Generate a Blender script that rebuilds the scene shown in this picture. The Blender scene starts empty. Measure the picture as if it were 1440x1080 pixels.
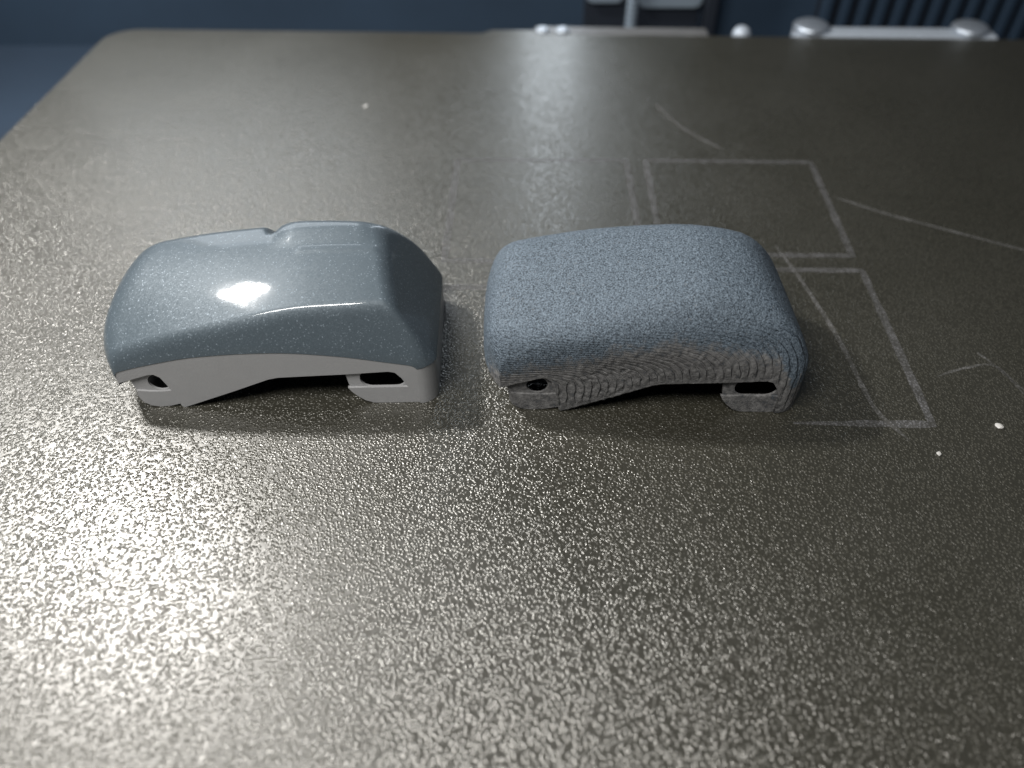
import bpy, bmesh, math, random
from mathutils import Vector, Matrix, noise as mnoise
R = math.radians
MM = 0.001
sc = bpy.context.scene
col = sc.collection
random.seed(7)

# ---------------------------------------------------------------- camera
cam_d = bpy.data.cameras.new('camera'); cam = bpy.data.objects.new('camera', cam_d); col.objects.link(cam)
cam.location = (0, 0, 0.090)
cam.rotation_euler = (R(90 - 45.5), 0, 0)
cam_d.sensor_width = 36.0
cam_d.lens = 36.0 * 1081 / 1440
cam_d.clip_start = 0.002; cam_d.clip_end = 10
cam_d.dof.use_dof = True
cam_d.dof.focus_distance = 0.117
cam_d.dof.aperture_fstop = 13.0
sc.camera = cam

# ---------------------------------------------------------------- world + lamps + exposure
w = bpy.data.worlds.new('World'); sc.world = w; w.use_nodes = True
bg = w.node_tree.nodes['Background']
bg.inputs[0].default_value = (0.42, 0.58, 0.85, 1); bg.inputs[1].default_value = 0.05

def area(name, loc, target, sx, sy, power, color):
    d = bpy.data.lights.new(name, 'AREA'); d.shape = 'RECTANGLE'; d.size = sx; d.size_y = sy
    d.energy = power; d.color = color
    o = bpy.data.objects.new(name, d); col.objects.link(o)
    o.location = loc
    o.rotation_euler = (Vector(target) - Vector(loc)).to_track_quat('-Z', 'Y').to_euler()
    return o
bar = area('chamber_lamp', (-0.184, 0.192, 0.230), (-0.05, 0.08, 0.0), 0.007, 0.034, 1.02, (1.0, 0.98, 0.955))
zax = (bar.location - Vector((-0.05, 0.08, 0.0))).normalized()          # the LED bar runs front to back
xax = Vector((0.62, 0.78, 0)).cross(zax).normalized(); yax = zax.cross(xax)
bar.rotation_euler = Matrix((xax, yax, zax)).transposed().to_euler()
area('front_room_lamp', (-0.108, -0.045, 0.290), (-0.02, 0.09, 0.0), 0.190, 0.034, 1.50, (1.0, 0.975, 0.94))
area('added_sheen_lamp', (-0.105, 0.268, 0.092), (-0.105, 0.0, 0.07), 0.105, 0.095, 0.070, (0.82, 0.91, 1.0))  # unseen lamp added to put a pale sheen on the far plate
area('added_streak_lamp', (0.013, 0.268, 0.070), (0.013, 0.0, 0.05), 0.020, 0.120, 0.036, (0.80, 0.90, 1.0))  # unseen lamp added for the narrow pale streak on the plate

sc.view_settings.view_transform = 'Standard'; sc.view_settings.look = 'None'
sc.view_settings.gamma = 1.0; sc.view_settings.exposure = 0.0
sc.view_settings.use_curve_mapping = False
sc.cycles.use_denoising = True

# ---------------------------------------------------------------- node helpers
def new_mat(name):
    m = bpy.data.materials.new(name); m.use_nodes = True
    nt = m.node_tree; nt.nodes.clear()
    out = nt.nodes.new('ShaderNodeOutputMaterial')
    p = nt.nodes.new('ShaderNodeBsdfPrincipled')
    nt.links.new(p.outputs[0], out.inputs[0])
    return m, nt, p, out
def N(nt, t, **kw):
    n = nt.nodes.new(t)
    for k, v in kw.items(): setattr(n, k, v)
    return n
def noise_n(nt, vec, scale, detail=2, rough=0.5):
    n = N(nt, 'ShaderNodeTexNoise'); n.inputs['Scale'].default_value = scale
    n.inputs['Detail'].default_value = detail; n.inputs['Roughness'].default_value = rough
    nt.links.new(vec, n.inputs['Vector']); return n
def ramp(nt, fac, stops):
    r = N(nt, 'ShaderNodeValToRGB'); e = r.color_ramp.elements
    while len(e) < len(stops): e.new(0.5)
    for i, (p, c) in enumerate(stops):
        e[i].position = p; e[i].color = (c[0], c[1], c[2], 1) if not isinstance(c, (int, float)) else (c, c, c, 1)
    nt.links.new(fac, r.inputs[0]); return r
def math_n(nt, op, a, b=None, clamp=False):
    n = N(nt, 'ShaderNodeMath', operation=op, use_clamp=clamp)
    for i, v in enumerate((a, b)):
        if v is None: continue
        if isinstance(v, (int, float)): n.inputs[i].default_value = v
        else: nt.links.new(v, n.inputs[i])
    return n.outputs[0]
def mixc(nt, fac, a, b, blend='MIX'):
    n = N(nt, 'ShaderNodeMix', data_type='RGBA', blend_type=blend)
    for s, v in ((0, fac), (6, a), (7, b)):
        if isinstance(v, (int, float)): n.inputs[s].default_value = v
        elif isinstance(v, tuple): n.inputs[s].default_value = (*v, 1)
        else: nt.links.new(v, n.inputs[s])
    return n.outputs[2]
def bump(nt, h, dist, strength=1.0, normal=None):
    b = N(nt, 'ShaderNodeBump'); b.inputs['Strength'].default_value = strength
    b.inputs['Distance'].default_value = dist; nt.links.new(h, b.inputs['Height'])
    if normal: nt.links.new(normal, b.inputs['Normal'])
    return b.outputs[0]

def plate_material(name, tint=(1, 1, 1), film=0.0):
    m, nt, p, out = new_mat(name)
    tc = N(nt, 'ShaderNodeTexCoord').outputs['Object']
    wn = noise_n(nt, tc, 900, 1.0, 0.5)
    wsc = N(nt, 'ShaderNodeVectorMath', operation='SCALE'); nt.links.new(wn.outputs['Color'], wsc.inputs[0]); wsc.inputs['Scale'].default_value = 0.0006
    wad = N(nt, 'ShaderNodeVectorMath', operation='ADD'); nt.links.new(tc, wad.inputs[0]); nt.links.new(wsc.outputs[0], wad.inputs[1])
    vo = N(nt, 'ShaderNodeTexVoronoi', feature='F1'); vo.inputs['Scale'].default_value = 2450
    nt.links.new(wad.outputs[0], vo.inputs['Vector'])
    n2 = noise_n(nt, tc, 700, 2.0, 0.5)
    n3 = noise_n(nt, tc, 28, 3.0, 0.55)
    dome = ramp(nt, vo.outputs['Distance'], [(0.04, 1.0), (0.58, 0.0)])
    h = math_n(nt, 'ADD', dome.outputs[0], math_n(nt, 'MULTIPLY', n2.outputs[0], 0.5))
    nrm = bump(nt, h, 0.000090, 1.0)
    base = mixc(nt, dome.outputs[0], (0.024*tint[0], 0.0226*tint[1], 0.0155*tint[2]), (0.064*tint[0], 0.061*tint[1], 0.045*tint[2]))
    base = mixc(nt, math_n(nt, 'MULTIPLY', n3.outputs[0], 0.25), base, (0.040, 0.038, 0.029))
    nt.links.new(base, p.inputs['Base Color'])
    p.inputs['Metallic'].default_value = 0.0 if film else 0.12
    rr = ramp(nt, n3.outputs[0], [(0.3, 0.31), (0.7, 0.40)])
    nt.links.new(rr.outputs[0], p.inputs['Roughness'])
    p.inputs['IOR'].default_value = 1.5 if film else 2.2
    p.inputs['Specular Tint'].default_value = (1.0, 0.985, 0.95, 1)
    nt.links.new(nrm, p.inputs['Normal'])
    if film:
        tr = N(nt, 'ShaderNodeBsdfTransparent'); mx = N(nt, 'ShaderNodeMixShader')
        n4 = noise_n(nt, tc, 330, 3.0, 0.6)
        f = ramp(nt, n4.outputs[0], [(0.30, film * 0.35), (0.65, film)])
        nt.links.new(f.outputs[0], mx.inputs[0]); nt.links.new(tr.outputs[0], mx.inputs[1])
        nt.links.new(p.outputs[0], mx.inputs[2]); nt.links.new(mx.outputs[0], out.inputs[0])
    return m

def plain(name, color, rough=0.5, metal=0.0, nscale=0, namp=0.3, bdist=0.0):
    m, nt, p, out = new_mat(name)
    p.inputs['Roughness'].default_value = rough; p.inputs['Metallic'].default_value = metal
    if nscale:
        tc = N(nt, 'ShaderNodeTexCoord').outputs['Object']
        n = noise_n(nt, tc, nscale, 4, 0.6)
        c = mixc(nt, n.outputs[0], tuple(v * (1 - namp) for v in color), tuple(min(1, v * (1 + namp)) for v in color))
        nt.links.new(c, p.inputs['Base Color'])
        if bdist: nt.links.new(bump(nt, n.outputs[0], bdist), p.inputs['Normal'])
    else: p.inputs['Base Color'].default_value = (*color, 1)
    return m

def paint_material():
    m, nt, p, out = new_mat('metallic_blue_grey_paint')
    tc = N(nt, 'ShaderNodeTexCoord').outputs['Object']
    v = N(nt, 'ShaderNodeTexVoronoi'); v.inputs['Scale'].default_value = 6200
    nt.links.new(tc, v.inputs['Vector'])
    sep = N(nt, 'ShaderNodeSeparateColor'); nt.links.new(v.outputs['Color'], sep.inputs[0])
    flake = ramp(nt, sep.outputs[0], [(0.0, 0.0), (0.80, 0.05), (0.955, 0.22), (1.0, 1.0)])
    nz = noise_n(nt, tc, 90, 3, 0.5)
    base = mixc(nt, nz.outputs[0], (0.060, 0.079, 0.093), (0.072, 0.092, 0.107))
    base = mixc(nt, flake.outputs[0], base, (0.19, 0.23, 0.265))
    nt.links.new(base, p.inputs['Base Color'])
    p.inputs['Metallic'].default_value = 0.15; p.inputs['Roughness'].default_value = 0.5; p.inputs['Specular IOR Level'].default_value = 0.3
    # flakes lie at slightly different angles under a smooth clear coat
    vm = N(nt, 'ShaderNodeVectorMath', operation='SUBTRACT'); nt.links.new(v.outputs['Color'], vm.inputs[0]); vm.inputs[1].default_value = (0.5, 0.5, 0.5)
    vs = N(nt, 'ShaderNodeVectorMath', operation='SCALE'); nt.links.new(vm.outputs[0], vs.inputs[0]); vs.inputs['Scale'].default_value = 0.16
    g = N(nt, 'ShaderNodeNewGeometry')
    va = N(nt, 'ShaderNodeVectorMath', operation='ADD'); nt.links.new(g.outputs['Normal'], va.inputs[0]); nt.links.new(vs.outputs[0], va.inputs[1])
    vn = N(nt, 'ShaderNodeVectorMath', operation='NORMALIZE'); nt.links.new(va.outputs[0], vn.inputs[0])
    nt.links.new(vn.outputs[0], p.inputs['Normal'])
    p.inputs['Coat Weight'].default_value = 0.5; p.inputs['Coat Roughness'].default_value = 0.06
    cn = noise_n(nt, tc, 260, 2, 0.5)
    nt.links.new(bump(nt, cn.outputs[0], 0.00003, 0.5), p.inputs['Coat Normal'])
    return m

def rim_material():
    m, nt, p, out = new_mat('bare_grey_plastic')
    tc = N(nt, 'ShaderNodeTexCoord').outputs['Object']
    n1 = noise_n(nt, tc, 260, 4, 0.6); n2 = noise_n(nt, tc, 3200, 2, 0.5)
    c = mixc(nt, n1.outputs[0], (0.240, 0.243, 0.248), (0.286, 0.289, 0.294))
    c = mixc(nt, math_n(nt, 'MULTIPLY', n2.outputs[0], 0.35), c, (0.33, 0.327, 0.323))
    nt.links.new(c, p.inputs['Base Color'])
    p.inputs['Roughness'].default_value = 0.36
    nt.links.new(bump(nt, n2.outputs[0], 0.00002), p.inputs['Normal'])
    return m

def print_material():
    m, nt, p, out = new_mat('rough_blue_grey_print')
    tc = N(nt, 'ShaderNodeTexCoord').outputs['Object']
    at = N(nt, 'ShaderNodeAttribute', attribute_name='bounce_grey')  # mask for bounce light off the plate, painted in as grey
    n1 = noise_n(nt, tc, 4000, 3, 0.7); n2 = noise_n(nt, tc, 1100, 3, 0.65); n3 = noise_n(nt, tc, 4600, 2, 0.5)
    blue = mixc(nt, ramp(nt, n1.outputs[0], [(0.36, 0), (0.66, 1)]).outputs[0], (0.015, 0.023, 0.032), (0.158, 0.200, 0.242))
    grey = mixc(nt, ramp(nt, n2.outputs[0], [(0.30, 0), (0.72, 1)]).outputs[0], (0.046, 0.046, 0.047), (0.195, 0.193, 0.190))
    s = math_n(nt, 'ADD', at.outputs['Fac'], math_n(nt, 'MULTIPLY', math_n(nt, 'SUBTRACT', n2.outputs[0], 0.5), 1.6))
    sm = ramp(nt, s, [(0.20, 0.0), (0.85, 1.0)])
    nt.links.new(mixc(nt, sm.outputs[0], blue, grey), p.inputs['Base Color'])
    p.inputs['Roughness'].default_value = 0.62
    p.inputs['Specular IOR Level'].default_value = 0.35
    hh = math_n(nt, 'ADD', n1.outputs[0], math_n(nt, 'MULTIPLY', n3.outputs[0], 0.5))
    b1 = bump(nt, hh, 0.00016)
    b2 = bump(nt, n2.outputs[0], 0.00015, 0.6, b1)
    ly = N(nt, 'ShaderNodeAttribute', attribute_name='layer'); lw = N(nt, 'ShaderNodeAttribute', attribute_name='layer_weight')
    fr = math_n(nt, 'FRACT', math_n(nt, 'ADD', ly.outputs['Fac'], math_n(nt, 'MULTIPLY', math_n(nt, 'SUBTRACT', n2.outputs[0], 0.5), 0.3)))
    pf = ramp(nt, fr, [(0.0, 0.35), (0.10, 0.75), (0.70, 1.0), (0.86, 0.0), (0.97, 0.0)])
    b3 = bump(nt, math_n(nt, 'MULTIPLY', pf.outputs[0], lw.outputs['Fac']), 0.00026, 1.0, b2)
    nt.links.new(b3, p.inputs['Normal'])
    return m

M_plate = plate_material('textured_bronze_coating')
M_resid = plate_material('pale_print_residue', (4.0, 4.2, 6.0), 0.70)
M_scr = plate_material('pale_scratch', (4.6, 4.8, 6.6), 0.62)
M_paint = paint_material(); M_rim = rim_material(); M_print = print_material()
M_navy = plain('navy_panel', (0.020, 0.038, 0.064), 0.55, 0, 30, 0.25)
M_navy2 = plain('navy_floor', (0.012, 0.025, 0.045), 0.6, 0, 30, 0.3)
M_black = plain('black_plastic', (0.010, 0.014, 0.022), 0.55)
M_pale = plain('pale_grey_panel', (0.17, 0.21, 0.25), 0.5, 0, 40, 0.15)
M_upper = plain('grey_upper_panel', (0.42, 0.42, 0.42), 0.55, 0, 25, 0.12)
M_steel = plain('brushed_steel', (0.46, 0.51, 0.57), 0.36, 0.75, 300, 0.2, 0.00005)
M_bar = plain('satin_steel', (0.42, 0.47, 0.53), 0.5, 0.25, 300, 0.15)
M_dull = plain('dull_zinc', (0.13, 0.13, 0.13), 0.5, 0.2, 260, 0.35, 0.00008)
M_crumb = plain('pale_crumb', (0.42, 0.41, 0.39), 0.5, 0, 900, 0.2)

# ---------------------------------------------------------------- mesh helpers (all in millimetres)
def mk(name, verts, faces, mat, parent=None, smooth=False, loc=(0, 0, 0), rz=0, attr=None):
    me = bpy.data.meshes.new(name)
    me.from_pydata([(a * MM, b * MM, c * MM) for a, b, c in verts], [], faces)
    me.update()
    if smooth: me.polygons.foreach_set('use_smooth', [True] * len(me.polygons))
    for an, av in (attr or {}).items():
        a = me.attributes.new(an, 'FLOAT', 'POINT'); a.data.foreach_set('value', av)
    me.materials.append(mat)
    o = bpy.data.objects.new(name, me); col.objects.link(o)
    o.parent = parent
    o.location = [v * MM for v in loc]; o.rotation_euler = (0, 0, rz)
    return o
def empty(name, loc, rz=0):
    o = bpy.data.objects.new(name, None); col.objects.link(o); o.empty_display_size = 0.005
    o.location = [v * MM for v in loc]; o.rotation_euler = (0, 0, rz); return o
def tag(o, label, cat=None, group=None, kind=None):
    o['label'] = label
    if cat: o['category'] = cat
    if group: o['group'] = group
    if kind: o['kind'] = kind
    return o
def box(name, x0, x1, y0, y1, z0, z1, mat, parent=None, bev=0.3, **kw):
    bm = bmesh.new(); bmesh.ops.create_cube(bm, size=1)
    for v in bm.verts:
        v.co = Vector(((x0 + x1) / 2 + v.co.x * (x1 - x0), (y0 + y1) / 2 + v.co.y * (y1 - y0), (z0 + z1) / 2 + v.co.z * (z1 - z0)))
    if bev: bmesh.ops.bevel(bm, geom=bm.edges[:], offset=bev, segments=2, profile=0.5, affect='EDGES')
    vs = [tuple(v.co) for v in bm.verts]; bm.verts.index_update()
    fs = [[v.index for v in f.verts] for f in bm.faces]; bm.free()
    return mk(name, vs, fs, mat, parent, **kw)
def extrude_poly(outer, holes, to3, d0, d1):
    """2-D outline with holes -> closed prism; to3(a, b, d) places a point"""
    bm = bmesh.new(); loops = []
    for lp in [outer] + holes:
        vs = [bm.verts.new((a, b, 0)) for a, b in lp]
        loops.append(vs)
        for i in range(len(vs)): bm.edges.new((vs[i], vs[(i + 1) % len(vs)]))
    bm.verts.index_update()
    nb = len(bm.verts)
    flat = [(v.co.x, v.co.y) for v in bm.verts]
    idx = [[v.index for v in l] for l in loops]
    bmesh.ops.triangle_fill(bm, edges=bm.edges[:], use_beauty=True)
    tris = [[v.index for v in f.verts] for f in bm.faces]; bm.free()
    verts = [to3(a, b, d0) for a, b in flat] + [to3(a, b, d1) for a, b in flat]
    faces = tris + [[i + nb for i in reversed(t)] for t in tris]
    for l in idx:
        for i in range(len(l)):
            a, b = l[i], l[(i + 1) % len(l)]
            faces.append([a, b, b + nb, a + nb])
    bmx = bmesh.new()
    vv = [bmx.verts.new(v) for v in verts]
    for f in faces:
        try: bmx.faces.new([vv[i] for i in f])
        except ValueError: pass
    bmesh.ops.recalc_face_normals(bmx, faces=bmx.faces[:]); bmx.verts.index_update()
    r = [tuple(v.co) for v in bmx.verts], [[v.index for v in f.verts] for f in bmx.faces]
    bmx.free(); return r
def interp(tab, x):
    if x <= tab[0][0]: return tab[0][1]
    for (a, b), (c, d) in zip(tab, tab[1:]):
        if x <= c: return b + (d - b) * (x - a) / (c - a)
    return tab[-1][1]
def sinterp(tab, x):
    """smooth (Catmull-Rom) interpolation"""
    n = len(tab)
    if x <= tab[0][0]: return tab[0][1]
    if x >= tab[-1][0]: return tab[-1][1]
    for i in range(n - 1):
        if x <= tab[i + 1][0]:
            x0, y0 = tab[i]; x1, y1 = tab[i + 1]; h = x1 - x0; t = (x - x0) / h
            m0 = (y1 - tab[i - 1][1]) / (x1 - tab[i - 1][0]) if i else (y1 - y0) / h
            m1 = (tab[i + 2][1] - y0) / (tab[i + 2][0] - x0) if i + 2 < n else (y1 - y0) / h
            return ((2*t**3 - 3*t*t + 1) * y0 + (t**3 - 2*t*t + t) * h * m0 + (-2*t**3 + 3*t*t) * y1 + (t**3 - t*t) * h * m1)
def sstep(a, b, x):
    t = min(1, max(0, (x - a) / (b - a))); return t * t * (3 - 2 * t)
def smin(a, b, k):
    h = max(k - abs(a - b), 0) / k; return min(a, b) - h * h * k / 4
def rounded_rect(x0, x1, y0, y1, r, n=8):
    pts = []
    for cx, cy, a0 in ((x1 - r, y1 - r, 0), (x0 + r, y1 - r, 90), (x0 + r, y0 + r, 180), (x1 - r, y0 + r, 270)):
        for i in range(n + 1):
            a = R(a0 + 90 * i / n); pts.append((cx + r * math.cos(a), cy + r * math.sin(a)))
    return pts

# ---------------------------------------------------------------- setting: build plate, chamber floor, rear wall
YAW = R(-1.7)
PX, PY = -120.0, 238.0          # rear-left corner of the plate
x1, y0p, rc = 300.0, -120.0, 9.0
outline = []
for i in range(9):
    a = R(180 - 90 * i / 8); outline.append((rc + rc * math.cos(a), -rc + rc * math.sin(a)))
outline += [(111, 0), (114, 2.6), (127, 2.9), (130, 0), (x1, 0), (x1, y0p - 160), (0, y0p - 160)]
v, f = extrude_poly(outline, [], lambda a, b, d: (a, b, d), -0.7, 0.0)
plate = mk('build_plate', v, f, M_plate, loc=(PX, PY, 0), rz=YAW)
tag(plate, 'bronze textured print bed plate under the two covers', kind='structure')
ci, si = math.cos(-YAW), math.sin(-YAW)
def to_plate(X, Y):
    dx, dy = X - PX, Y - PY
    return (dx * ci - dy * si, dx * si + dy * ci)
def strip(name, pts, width, mat, z, closed=False):
    """flat residue line along a path of world points, slightly wavering in width"""
    P = [Vector(to_plate(*p)) for p in pts]
    dense = []
    segs = list(zip(P, P[1:] + ([P[0]] if closed else [])))
    if not closed: segs = segs[:len(P) - 1]
    for a, b in segs:
        n = max(2, int((b - a).length / 1.2))
        dense += [a.lerp(b, i / n) for i in range(n)]
    if not closed: dense.append(P[-1])
    vs, fs, n = [], [], len(dense)
    for i, p in enumerate(dense):
        a = dense[i - 1] if (closed or i) else p; b = dense[(i + 1) % n] if (closed or i < n - 1) else p
        t = (b - a).normalized(); q = Vector((-t.y, t.x))
        wv = width * (0.5 + 0.16 * mnoise.noise(Vector((p.x * 0.35, p.y * 0.35, width * 9))))
        if not closed: wv *= min(1, 0.25 + min(i, n - 1 - i) / (n * 0.15))
        vs += [(*(p + q * wv), z), (*(p - q * wv), z)]
    for i in range(n if closed else n - 1):
        j = (i + 1) % n
        fs.append([2 * i, 2 * i + 1, 2 * j + 1, 2 * j])
    return mk(name, vs, fs, mat, plate)
def smooth_path(pts, n=8):
    out = []
    for i in range(len(pts) - 1):
        p0 = Vector(pts[max(0, i - 1)]); p1 = Vector(pts[i]); p2 = Vector(pts[i + 1]); p3 = Vector(pts[min(len(pts) - 1, i + 2)])
        for k in range(n):
            t = k / n
            out.append(tuple(0.5 * ((2*p1) + (p2 - p0)*t + (2*p0 - 5*p1 + 4*p2 - p3)*t*t + (3*p1 - p0 - 3*p2 + p3)*t**3)))
    out.append(pts[-1]); return out
# outlines left by four printed squares
for q in (((-12.6, 160.8), (26.2, 160.6), (25.6, 121.8), (-13.2, 122.2)),
          ((30.6, 160.6), (68.4, 159.6), (66.8, 123.8), (29.8, 124.2))):
    strip('residue_outline', q, 1.45, M_resid, 0.02, True)
for q in (((29.5, 119.6), (67.2, 119.0), (65.6, 79.6), (44.0, 79.9)), ((-12.4, 100.0), (-13.0, 113.8), (8.0, 114.2))):
    strip('residue_outline', q, 1.4, M_resid, 0.02, False)
for pts, wd in (([(52.5, 127.2), (54.9, 114.7), (56.9, 98.8), (57.3, 88), (58.0, 82), (60.9, 76.2)], 0.8),
                ([(36.4, 189.3), (41.6, 176.0), (49.2, 165.6)], 1.3),
                ([(69.3, 145.2), (78, 138.8), (85.1, 134.7), (101.4, 125.6), (113, 119.5)], 0.9),
                ([(70.5, 90.2), (76, 92.2), (81.2, 92.6), (82.9, 86.0)], 0.5),
                ([(79.5, 96), (81.2, 92.6), (84.5, 84.0)], 0.5)):
    strip('scratch', smooth_path(pts), wd, M_scr, 0.035)

# chamber floor and rear wall
fl = box('chamber_floor', -420, 420, 100, 290, -24, -20, M_navy2, bev=0)
tag(fl, 'dark navy chamber floor below the plate', kind='structure')
wall = box('rear_wall', -420, 420, 276, 282, -22, 3, M_navy, bev=0)
tag(wall, 'dark blue rear wall behind the plate', kind='structure')
wu = box('rear_wall_upper', -420, 420, 277, 283, 3.01, 150, M_navy, wall, bev=0)
box('upper_panel', -170, -52, 273.5, 276.5, 42, 130, M_upper, wall, 0.8)
box('upper_panel', 2, 24, 273.5, 276.5, 20, 130, M_upper, wall, 0.8)
box('dark_pillar', -50, 0, 274, 276.6, 4, 130, M_black, wall, 0.8)
box('dark_recess', 24.5, 64, 274.8, 276.4, -21, 130, M_black, wall, 0.4)
for a, b, z0 in ((24.8, 37.5, -4.6), (42.5, 64.0, -6.2)):
    bw = rounded_rect(a, b, z0, 30, 2.6)
    v, f = extrude_poly(bw, [], lambda p, q, d: (p, d, q), 273.0, 274.6)
    mk('pale_panel', v, f, M_pale, wall)
box('dark_post', 64.6, 68.6, 268, 274.6, -20, 120, M_black, wall, 0.5)

# louvred grille on the right
gr = empty('louvre_grille', (142, 272, -20))
box('backing', -38, 60, 2.0, 4.0, 0, 110, M_black, gr, 0)
s0 = box('slat', -1.5, 1.5, -1.6, 1.9, 0.5, 110, M_navy, gr, 0.5)
s0.location = (-36 * MM, 0, 0)
for i in range(1, 16):
    c = s0.copy(); col.objects.link(c); c.parent = gr; c.location = ((-36 + i * 6.1) * MM, 0, 0)
tag(gr, 'dark blue louvre grille with upright slats at upper right', 'grille')

# threaded upright rod
def lathe(prof, n=20):
    vs, fs = [], []
    for r, z in prof:
        for k in range(n):
            a = 2 * math.pi * k / n; vs.append((r * math.cos(a), r * math.sin(a), z))
    m = len(prof)
    for i in range(m - 1):
        for k in range(n):
            fs.append([i*n + k, i*n + (k+1) % n, (i+1)*n + (k+1) % n, (i+1)*n + k])
    fs.append(list(range(n - 1, -1, -1))); fs.append([(m - 1)*n + k for k in range(n)])
    return vs, fs
prof = [(1.3, 0)]
z = 0.0
while z < 125:
    prof += [(1.9, z + 0.35), (1.9, z + 0.75), (1.4, z + 1.1), (1.4, z + 1.4)]; z += 1.6
v, f = lathe(prof, 16)
rod = mk('lead_screw', v, f, M_pale, smooth=False, loc=(39.2, 263, -20))
tag(rod, 'pale upright threaded rod behind the long zinc strip', 'rod')

# metal strip and bracket along the rear edge
def edge_pt(X): return PY + math.tan(YAW) * (X - PX)
st = empty('zinc_strip', (32.8, edge_pt(32.8) + 4.2, -20), YAW)
box('bar', -26, 26, -3.4, 3.0, 0, 19.7, M_dull, st, 0.6)
for dx in (-23.6, -17.6):
    v, f = lathe([(2.1, 0), (2.1, 0.7), (1.6, 1.2), (0.7, 1.45)], 18)
    mk('rivet', v, f, M_bar, st, True, loc=(dx, -1.6, 19.6))
tag(st, 'long dull zinc strip with two rivets along the rear plate edge', 'strip')

bk = empty('steel_bracket', (114.0, edge_pt(114.0) + 5.2, -20), YAW)
box('bar', -29.5, 29.5, -4.6, 2.6, 0, 20.4, M_bar, bk, 0.9)
dome = [(5.4, 0), (5.4, 0.6)] + [(5.4 * math.cos(R(a)), 0.6 + 1.8 * math.sin(R(a))) for a in (12, 25, 40, 55, 68, 80)]
for dx in (-24.4, 22.6):
    v, f = lathe(dome, 28)
    mk('screw_head', v, f, M_steel, bk, True, loc=(dx, 0.6, 20.3))
tag(bk, 'bright steel bracket with two domed screws at upper right', 'bracket')
v, f = lathe([(2.7, 0), (2.7, 18.6)] + [(2.7 * math.cos(R(a)), 18.6 + 2.4 * math.sin(R(a))) for a in (15, 35, 55, 75)], 20)
sw = mk('small_screw', v, f, M_bar, None, True, loc=(69.2, edge_pt(69) + 5.5, -20))
tag(sw, 'small round screw head between zinc strip and steel bracket', 'screw')

# ---------------------------------------------------------------- the two covers
LEN, DEP = 53.0, 27.0
CREASE = [(0, 7.0), (3, 7.6), (8.2, 9.1), (17, 10.9), (29, 11.5), (38.4, 10.6), (46, 9.1), (50, 8.3), (53, 7.9)]
LOW = [(0, 5.2), (3.6, 5.5), (9.0, 7.3), (9.9, 7.35), (10.7, 6.7), (11.4, 4.6), (12.15, 0.25), (12.5, 0.0), (21.3, 3.5), (27.0, 5.9),
       (28.6, 6.25), (33.8, 6.5), (38.6, 6.7), (45.6, 7.15), (46.6, 6.9), (47.5, 5.7), (50.1, 0.0), (53, 0.0)]
TF = [(0, 9), (5, 10.8), (12, 13.2), (24, 15.8), (33, 17.2), (40, 17.3), (45, 17.1), (53, 16.2)]
TR = [(0, 14.5), (5, 16.3), (10, 17.3), (17, 18.4), (27, 19.6), (33, 20.2), (41, 20.3), (46, 19.8), (53, 18.0)]

def xl(y, q):
    t = y / DEP
    return q['bulge'] * (abs(2 * t - 1) ** q['bp'])
def xr(y, q):
    r = q['rc']
    d = min(y, DEP - y)
    return LEN - (r - math.sqrt(max(0, r * r - (r - d) ** 2)) if d < r else 0)
def height(x, y, q):
    s = math.sin(math.pi / 2 * min(1, y / 21.0))
    t = sinterp(TF, x) + (sinterp(TR, x) - sinterp(TF, x)) * s + q['lift'] + q['crown'] * math.sin(math.pi * min(1, y / 24.0))
    t -= q['droop'] * max(0, x - 33) ** 2
    if q['notch']:
        t += 0.85 * sstep(26.5, 31, x) * sstep(14.2, 18.8, y) * (1 - 0.75 * sstep(41, 45, x))
        t += 0.14 * sstep(31, 32.6, x) * (1 - sstep(43.5, 45, x)) * sstep(13.0, 13.7, y) * (1 - sstep(14.4, 15.1, y))
        t -= 1.9 * math.exp(-((x - 26.6) / 1.0) ** 2) * sstep(18.5, 22.5, y)
    c = sinterp(CREASE, x)
    zf = c + q['fa'] * max(y, 0) ** q['fq']
    zb = c - 0.3 + q['fa'] * max(DEP - y, 0) ** q['fq']
    dl = max(0, x - xl(y, q)); dr = max(0, xr(y, q) - x)
    zl = 7.0 + q['la'] * dl ** q['lq']
    zr = sinterp(CREASE, 53) - 1.5 * y / DEP + q['ra'] * dr ** q['rq']
    z = smin(t, zf, q['kf']); z = smin(z, zb, q['kb']); z = smin(z, zr, q['kr']); z = smin(z, zl, q['kl'])
    return z

def low_at(x, y, side):
    if side == 'f': return interp(LOW, x)
    if side == 'r': return 0.0
    if side == 'l': return 5.2 if y < DEP * 0.75 else 5.2
    return 0.0 if x > 12 else 5.2

def build_cover(q, nx, ny, nz):
    grid = []
    ts = []
    for j in range(ny + 1):
        t = j / ny; y = DEP * (0.45 * t + 0.55 * (1 - math.cos(math.pi * t)) / 2)
        a, b = xl(y, q), xr(y, q); row = []
        for i in range(nx + 1):
            s = i / nx; s = 0.6 * s + 0.4 * (1 - math.cos(math.pi * s)) / 2
            x = a + (b - a) * s
            row.append((x, y, height(x, y, q)))
        grid.append(row)
    W = nx + 1
    verts = [p for r in grid for p in r]
    faces = [[j*W + i, j*W + i + 1, (j+1)*W + i + 1, (j+1)*W + i] for j in range(ny) for i in range(nx)]
    loop = [(i, 'f') for i in range(nx)] + [(j*W + nx, 'r') for j in range(ny)] + \
           [(ny*W + i, 'b') for i in range(nx, 0, -1)] + [(j*W, 'l') for j in range(ny, 0, -1)]
    return verts, faces, loop

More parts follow.
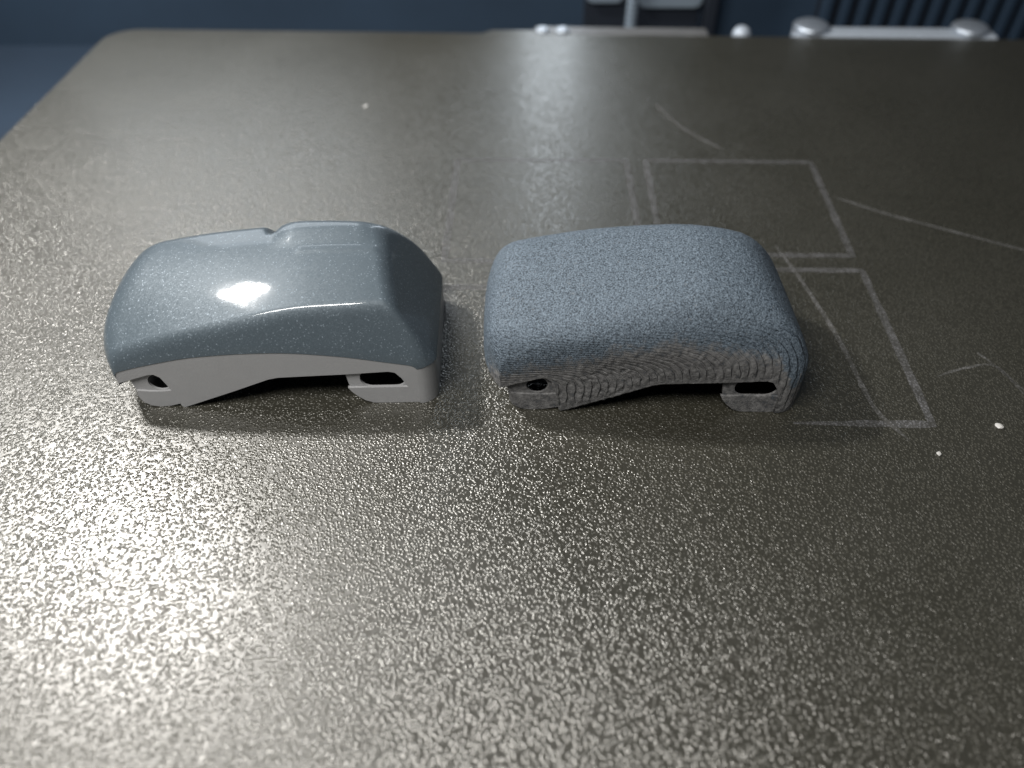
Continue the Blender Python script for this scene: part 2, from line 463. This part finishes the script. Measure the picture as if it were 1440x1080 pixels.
def build_skirt(verts, loop, nz, inset, thick, drop):
    """rim wall under the cap: outer wall, bottom edge and inner wall along the boundary loop"""
    n = len(loop); vs, fs = [], []
    pts = [verts[i] for i, _ in loop]
    for k in range(n):
        p = pts[k]; a = pts[(k - 3) % n]; b = pts[(k + 3) % n]
        t = Vector((b[0] - a[0], b[1] - a[1])).normalized(); nin = Vector((-t.y, t.x))
        lo = low_at(p[0], p[1], loop[k][1])
        if loop[k][1] == 'r': lo = 0.0
        top = p[2] - drop; lo = min(lo, top - 0.3)
        o = (p[0] + nin.x * inset, p[1] + nin.y * inset)
        inn = (p[0] + nin.x * (inset + thick), p[1] + nin.y * (inset + thick))
        for m in range(nz + 1): vs.append((o[0], o[1], top + (lo - top) * m / nz))
        vs.append((inn[0], inn[1], lo)); vs.append((inn[0], inn[1], top - 0.4))
    S = nz + 3
    for k in range(n):
        j = (k + 1) % n
        for m in range(S - 1):
            fs.append([k*S + m, k*S + m + 1, j*S + m + 1, j*S + m])
    return vs, fs, S

def arc(cx, cz, r, a0, a1, n):
    return [(cx + r * math.cos(R(a0 + (a1 - a0) * i / n)), cz + r * math.sin(R(a0 + (a1 - a0) * i / n))) for i in range(n + 1)]
def capsule(x0, x1, z0, z1, n=10, cham=1.0):
    r = (z1 - z0) / 2; cz = (z0 + z1) / 2
    return arc(x1 - r * cham, cz, r, -90, 90, n) + arc(x0 + r * cham, cz, r, 90, 270, n)
def lug_meshes(y0, wide=1.0, hx=9.9):
    to3 = lambda a, b, d: (a, d, b)
    out = []
    # left lug: rounded toe with a groove and a round hole above it
    toe = [(6.1, 3.7), (5.9, 2.4), (6.3, 1.2), (7.3, 0.3), (8.6, 0.0), (10.2, 0.15), (12.4, 0.75), (12.4, 3.7), (10.0, 3.4), (8.0, 3.45)]
    back = [(5.6, 6.4), (5.9, 3.0), (6.6, 1.4), (12.0, 1.2), (13.4, 3.6), (13.4, 9.2), (7.0, 8.6)]
    out.append(('left', toe, back, arc(hx, 5.15, 1.68, 0, 350, 26), 3.9))
    wd = lambda pts: [(12.4 - (12.4 - a) * wide if a < 12.4 else a, b) for a, b in pts]
    out[0] = (out[0][0], wd(out[0][1]), wd(out[0][2])) + out[0][3:]
    foot = [(38.9, 3.5), (39.4, 2.6), (40.2, 1.6), (41.3, 0.6), (42.6, 0.05), (44.0, 0.0), (50.2, 0.0), (50.8, 2.0), (50.0, 3.5)]
    bk2 = [(38.6, 8.2), (39.1, 3.9), (40.4, 1.7), (50.6, 1.2), (51.0, 3.5), (51.0, 8.2)]
    out.append(('right', foot, bk2, capsule(40.9, 48.2, 3.3, 7.0), 4.1))
    res = []
    for nm, toe, back, hole, zt in out:
        v1, f1 = extrude_poly(toe, [], to3, y0, y0 + 0.5)
        v2, f2 = extrude_poly(back, [hole], to3, y0 + 0.35, y0 + 0.75)
        n = len(v1)
        res.append((nm, v1 + v2, f1 + [[i + n for i in f] for f in f2]))
    return res

PAINT = dict(lift=-0.2, droop=0.0, bulge=4.0, bp=2.6, rc=3.0, crown=0.55, notch=True, fa=2.95, fq=0.86, la=4.6, lq=0.52, ra=1.95, rq=0.90, kf=1.7, kb=7.0, kr=1.7, kl=3.5)
PRINT = dict(lift=1.4, droop=0.014, bulge=3.0, bp=3.2, rc=4.5, crown=0.5, notch=False, fa=3.9, fq=0.62, la=6.6, lq=0.42, ra=3.2, rq=0.70, kf=3.0, kb=5.0, kr=4.0, kl=3.0)

# --- smooth painted cover (left)
pc = empty('painted_cover', (-64.6, 82.8, 0.05), R(1.4))
v, f, loop = build_cover(PAINT, 300, 170, 1)
mk('cap', v, f, M_paint, pc, True)
sv, sf, S = build_skirt(v, loop, 6, 0.10, 1.5, 0.0)
sk = mk('rim', sv, sf, M_rim, pc, True)
me = sk.data
sk.data.set_sharp_from_angle(angle=R(40))
for nm, lv, lf in lug_meshes(0.35):
    o = mk('lug', lv, lf, M_rim, pc, True); o.data.set_sharp_from_angle(angle=R(35))
    o['label'] = 'toe with round hole at the low end' if nm == 'left' else 'foot with slotted hole at the tall end'
box('added_light_block', 6.9, 8.1, 1.3, 25.0, 0.1, 8.6, M_rim, pc, 0.15)  # unseen webs added to keep stray light out of the round hole
box('added_light_block', 5.6, 14.0, 6.0, 6.8, 0.1, 8.4, M_rim, pc, 0.15)
tag(pc, 'smooth glossy blue-grey painted cover with plain grey rim, left of the rough one', 'cover')

# --- rough printed cover (right): its tall end is a little shorter
def squeeze(x): return x if x < 12.4 else 12.4 + (x - 12.4) * 0.935
pr = empty('printed_cover', (-4.75, 82.5, 0.05), R(-0.8))
v, f, loop = build_cover(PRINT, 340, 190, 1)
nv = len(v)
NZ = 36
sv, sf, S = build_skirt(v, loop, NZ, 0.0, 1.5, 0.0)
# weld the rim's top row to the cap's boundary
remap = {}
vs2 = list(v)
for k in range(len(loop)):
    for m in range(S):
        if m == 0: remap[k*S] = loop[k][0]
        else: remap[k*S + m] = len(vs2); vs2.append(sv[k*S + m])
fs2 = f + [[remap[i] for i in ff] for ff in sf]
bounce_grey, disp, layer, lweight = [], [], [], []
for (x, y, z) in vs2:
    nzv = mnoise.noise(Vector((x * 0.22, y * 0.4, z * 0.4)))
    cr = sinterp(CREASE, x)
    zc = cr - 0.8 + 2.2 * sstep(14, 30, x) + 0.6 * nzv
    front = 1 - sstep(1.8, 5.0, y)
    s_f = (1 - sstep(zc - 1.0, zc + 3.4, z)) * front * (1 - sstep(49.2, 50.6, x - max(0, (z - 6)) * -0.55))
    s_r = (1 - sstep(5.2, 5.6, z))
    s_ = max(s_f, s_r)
    bounce_grey.append(s_)  # lower front and low edges turn grey, standing in for bounce light
    # layer steps: nested contours that run along the rim and bend down towards the tall end
    wv = 0.45 * mnoise.noise(Vector((x * 0.11, z * 0.2, 3.1))) + 0.25 * mnoise.noise(Vector((x * 0.6, z * 0.7, 9.1)))
    gx = max(0, x + 2) / 55.0; gz = max(0, z - 3.5) / 15.0
    g = (gx ** 5 + gz ** 5) ** 0.2 * 42 + wv * 0.8
    fr = g - math.floor(g)
    saw = fr - 1.1 * math.exp(-((fr - 0.93) / 0.085) ** 2)
    wgt = (1 - sstep(13.0, 16.5, z - 0.06 * (x - 25))) * (1 - sstep(3.0, 6.0, y)) * sstep(0.3, 2.2, z - interp(LOW, x))
    wgt *= 0.55 + 0.45 * sstep(-0.3, 0.25, mnoise.noise(Vector((x * 0.25, z * 0.3, 17.0))) + 0.2)
    rough = mnoise.noise(Vector((x * 1.5, y * 1.5, z * 1.5))) * 0.05 + mnoise.noise(Vector((x * 3.1, y * 3.1, z * 3.1))) * 0.035
    patch = sstep(12, 17, x) * (1 - sstep(22, 27, x)) * (1 - sstep(2.5, 4, y)) * (1 - sstep(10.5, 12.5, z))
    rough += patch * 0.16 * mnoise.noise(Vector((x * 1.1, y * 1.1, z * 1.4)))
    layer.append(g); lweight.append(wgt)
    disp.append((0.10 * wgt * (saw - 0.4), rough))
me = bpy.data.meshes.new('tmp'); me.from_pydata(vs2, [], fs2); me.update()
nr = [Vector(a.vector) for a in me.vertex_normals]
vs3 = []
for p, n_, (d, rg) in zip(vs2, nr, disp):
    k = d + rg
    q_ = Vector(p) + n_ * k
    q_.z = max(q_.z, 0.0)
    q_.x = squeeze(q_.x)
    vs3.append(tuple(q_))
bpy.data.meshes.remove(me)
sh = mk('shell', vs3, fs2, M_print, pr, True, attr={'bounce_grey': bounce_grey, 'layer': layer, 'layer_weight': lweight})
for nm, lv, lf in lug_meshes(0.35, 1.25, 8.6):
    lv = [(squeeze(a), b, c) for a, b, c in lv]
    o = mk('lug', lv, lf, M_print, pr, True, attr={'bounce_grey': [1.0] * len(lv)}); o.data.set_sharp_from_angle(angle=R(35))  # lugs take the painted bounce-light grey all over
    o['label'] = 'rough toe with round hole at the low end' if nm == 'left' else 'rough foot with slotted hole at the tall end'
o = box('added_light_block', 5.2, 6.2, 1.3, 25.0, 0.1, 8.6, M_print, pr, 0.15)  # unseen webs added inside so the hole stays dark
o = box('added_light_block', 5.6, 14.0, 6.0, 6.8, 0.1, 8.4, M_print, pr, 0.15)
tag(pr, 'rough grainy blue-grey printed cover with visible layer lines, right of the glossy one', 'cover')

# ---------------------------------------------------------------- crumbs on the plate
def crumb(x, y, r, label, sq=0.6):
    bm = bmesh.new(); bmesh.ops.create_icosphere(bm, subdivisions=2, radius=1)
    rnd = random.Random(int(x * 10))
    off = rnd.random() * 50
    for vv in bm.verts:
        k = 1 + 0.35 * mnoise.noise(vv.co * 1.3 + Vector((off, 0, 0)))
        vv.co = Vector((vv.co.x * r * k * 1.3, vv.co.y * r * k, max(-0.35, vv.co.z) * r * sq * k))
    zmin = min(vv.co.z for vv in bm.verts)
    vs = [(a.co.x, a.co.y, a.co.z - zmin) for a in bm.verts]; bm.verts.index_update()
    fs = [[a.index for a in ff.verts] for ff in bm.faces]; bm.free()
    o = mk('crumb', vs, fs, M_crumb, None, False, loc=(x, y, 0.01), rz=rnd.random() * 3)
    tag(o, label, 'crumb', 'pale crumbs on the plate')
crumb(75.8, 79.1, 0.52, 'largest pale crumb near the right frame edge')
crumb(64.3, 73.7, 0.34, 'tiny pale crumb below the corner of the residue square')
crumb(-37.1, 187.3, 0.55, 'pale crumb on the far plate behind the painted cover')
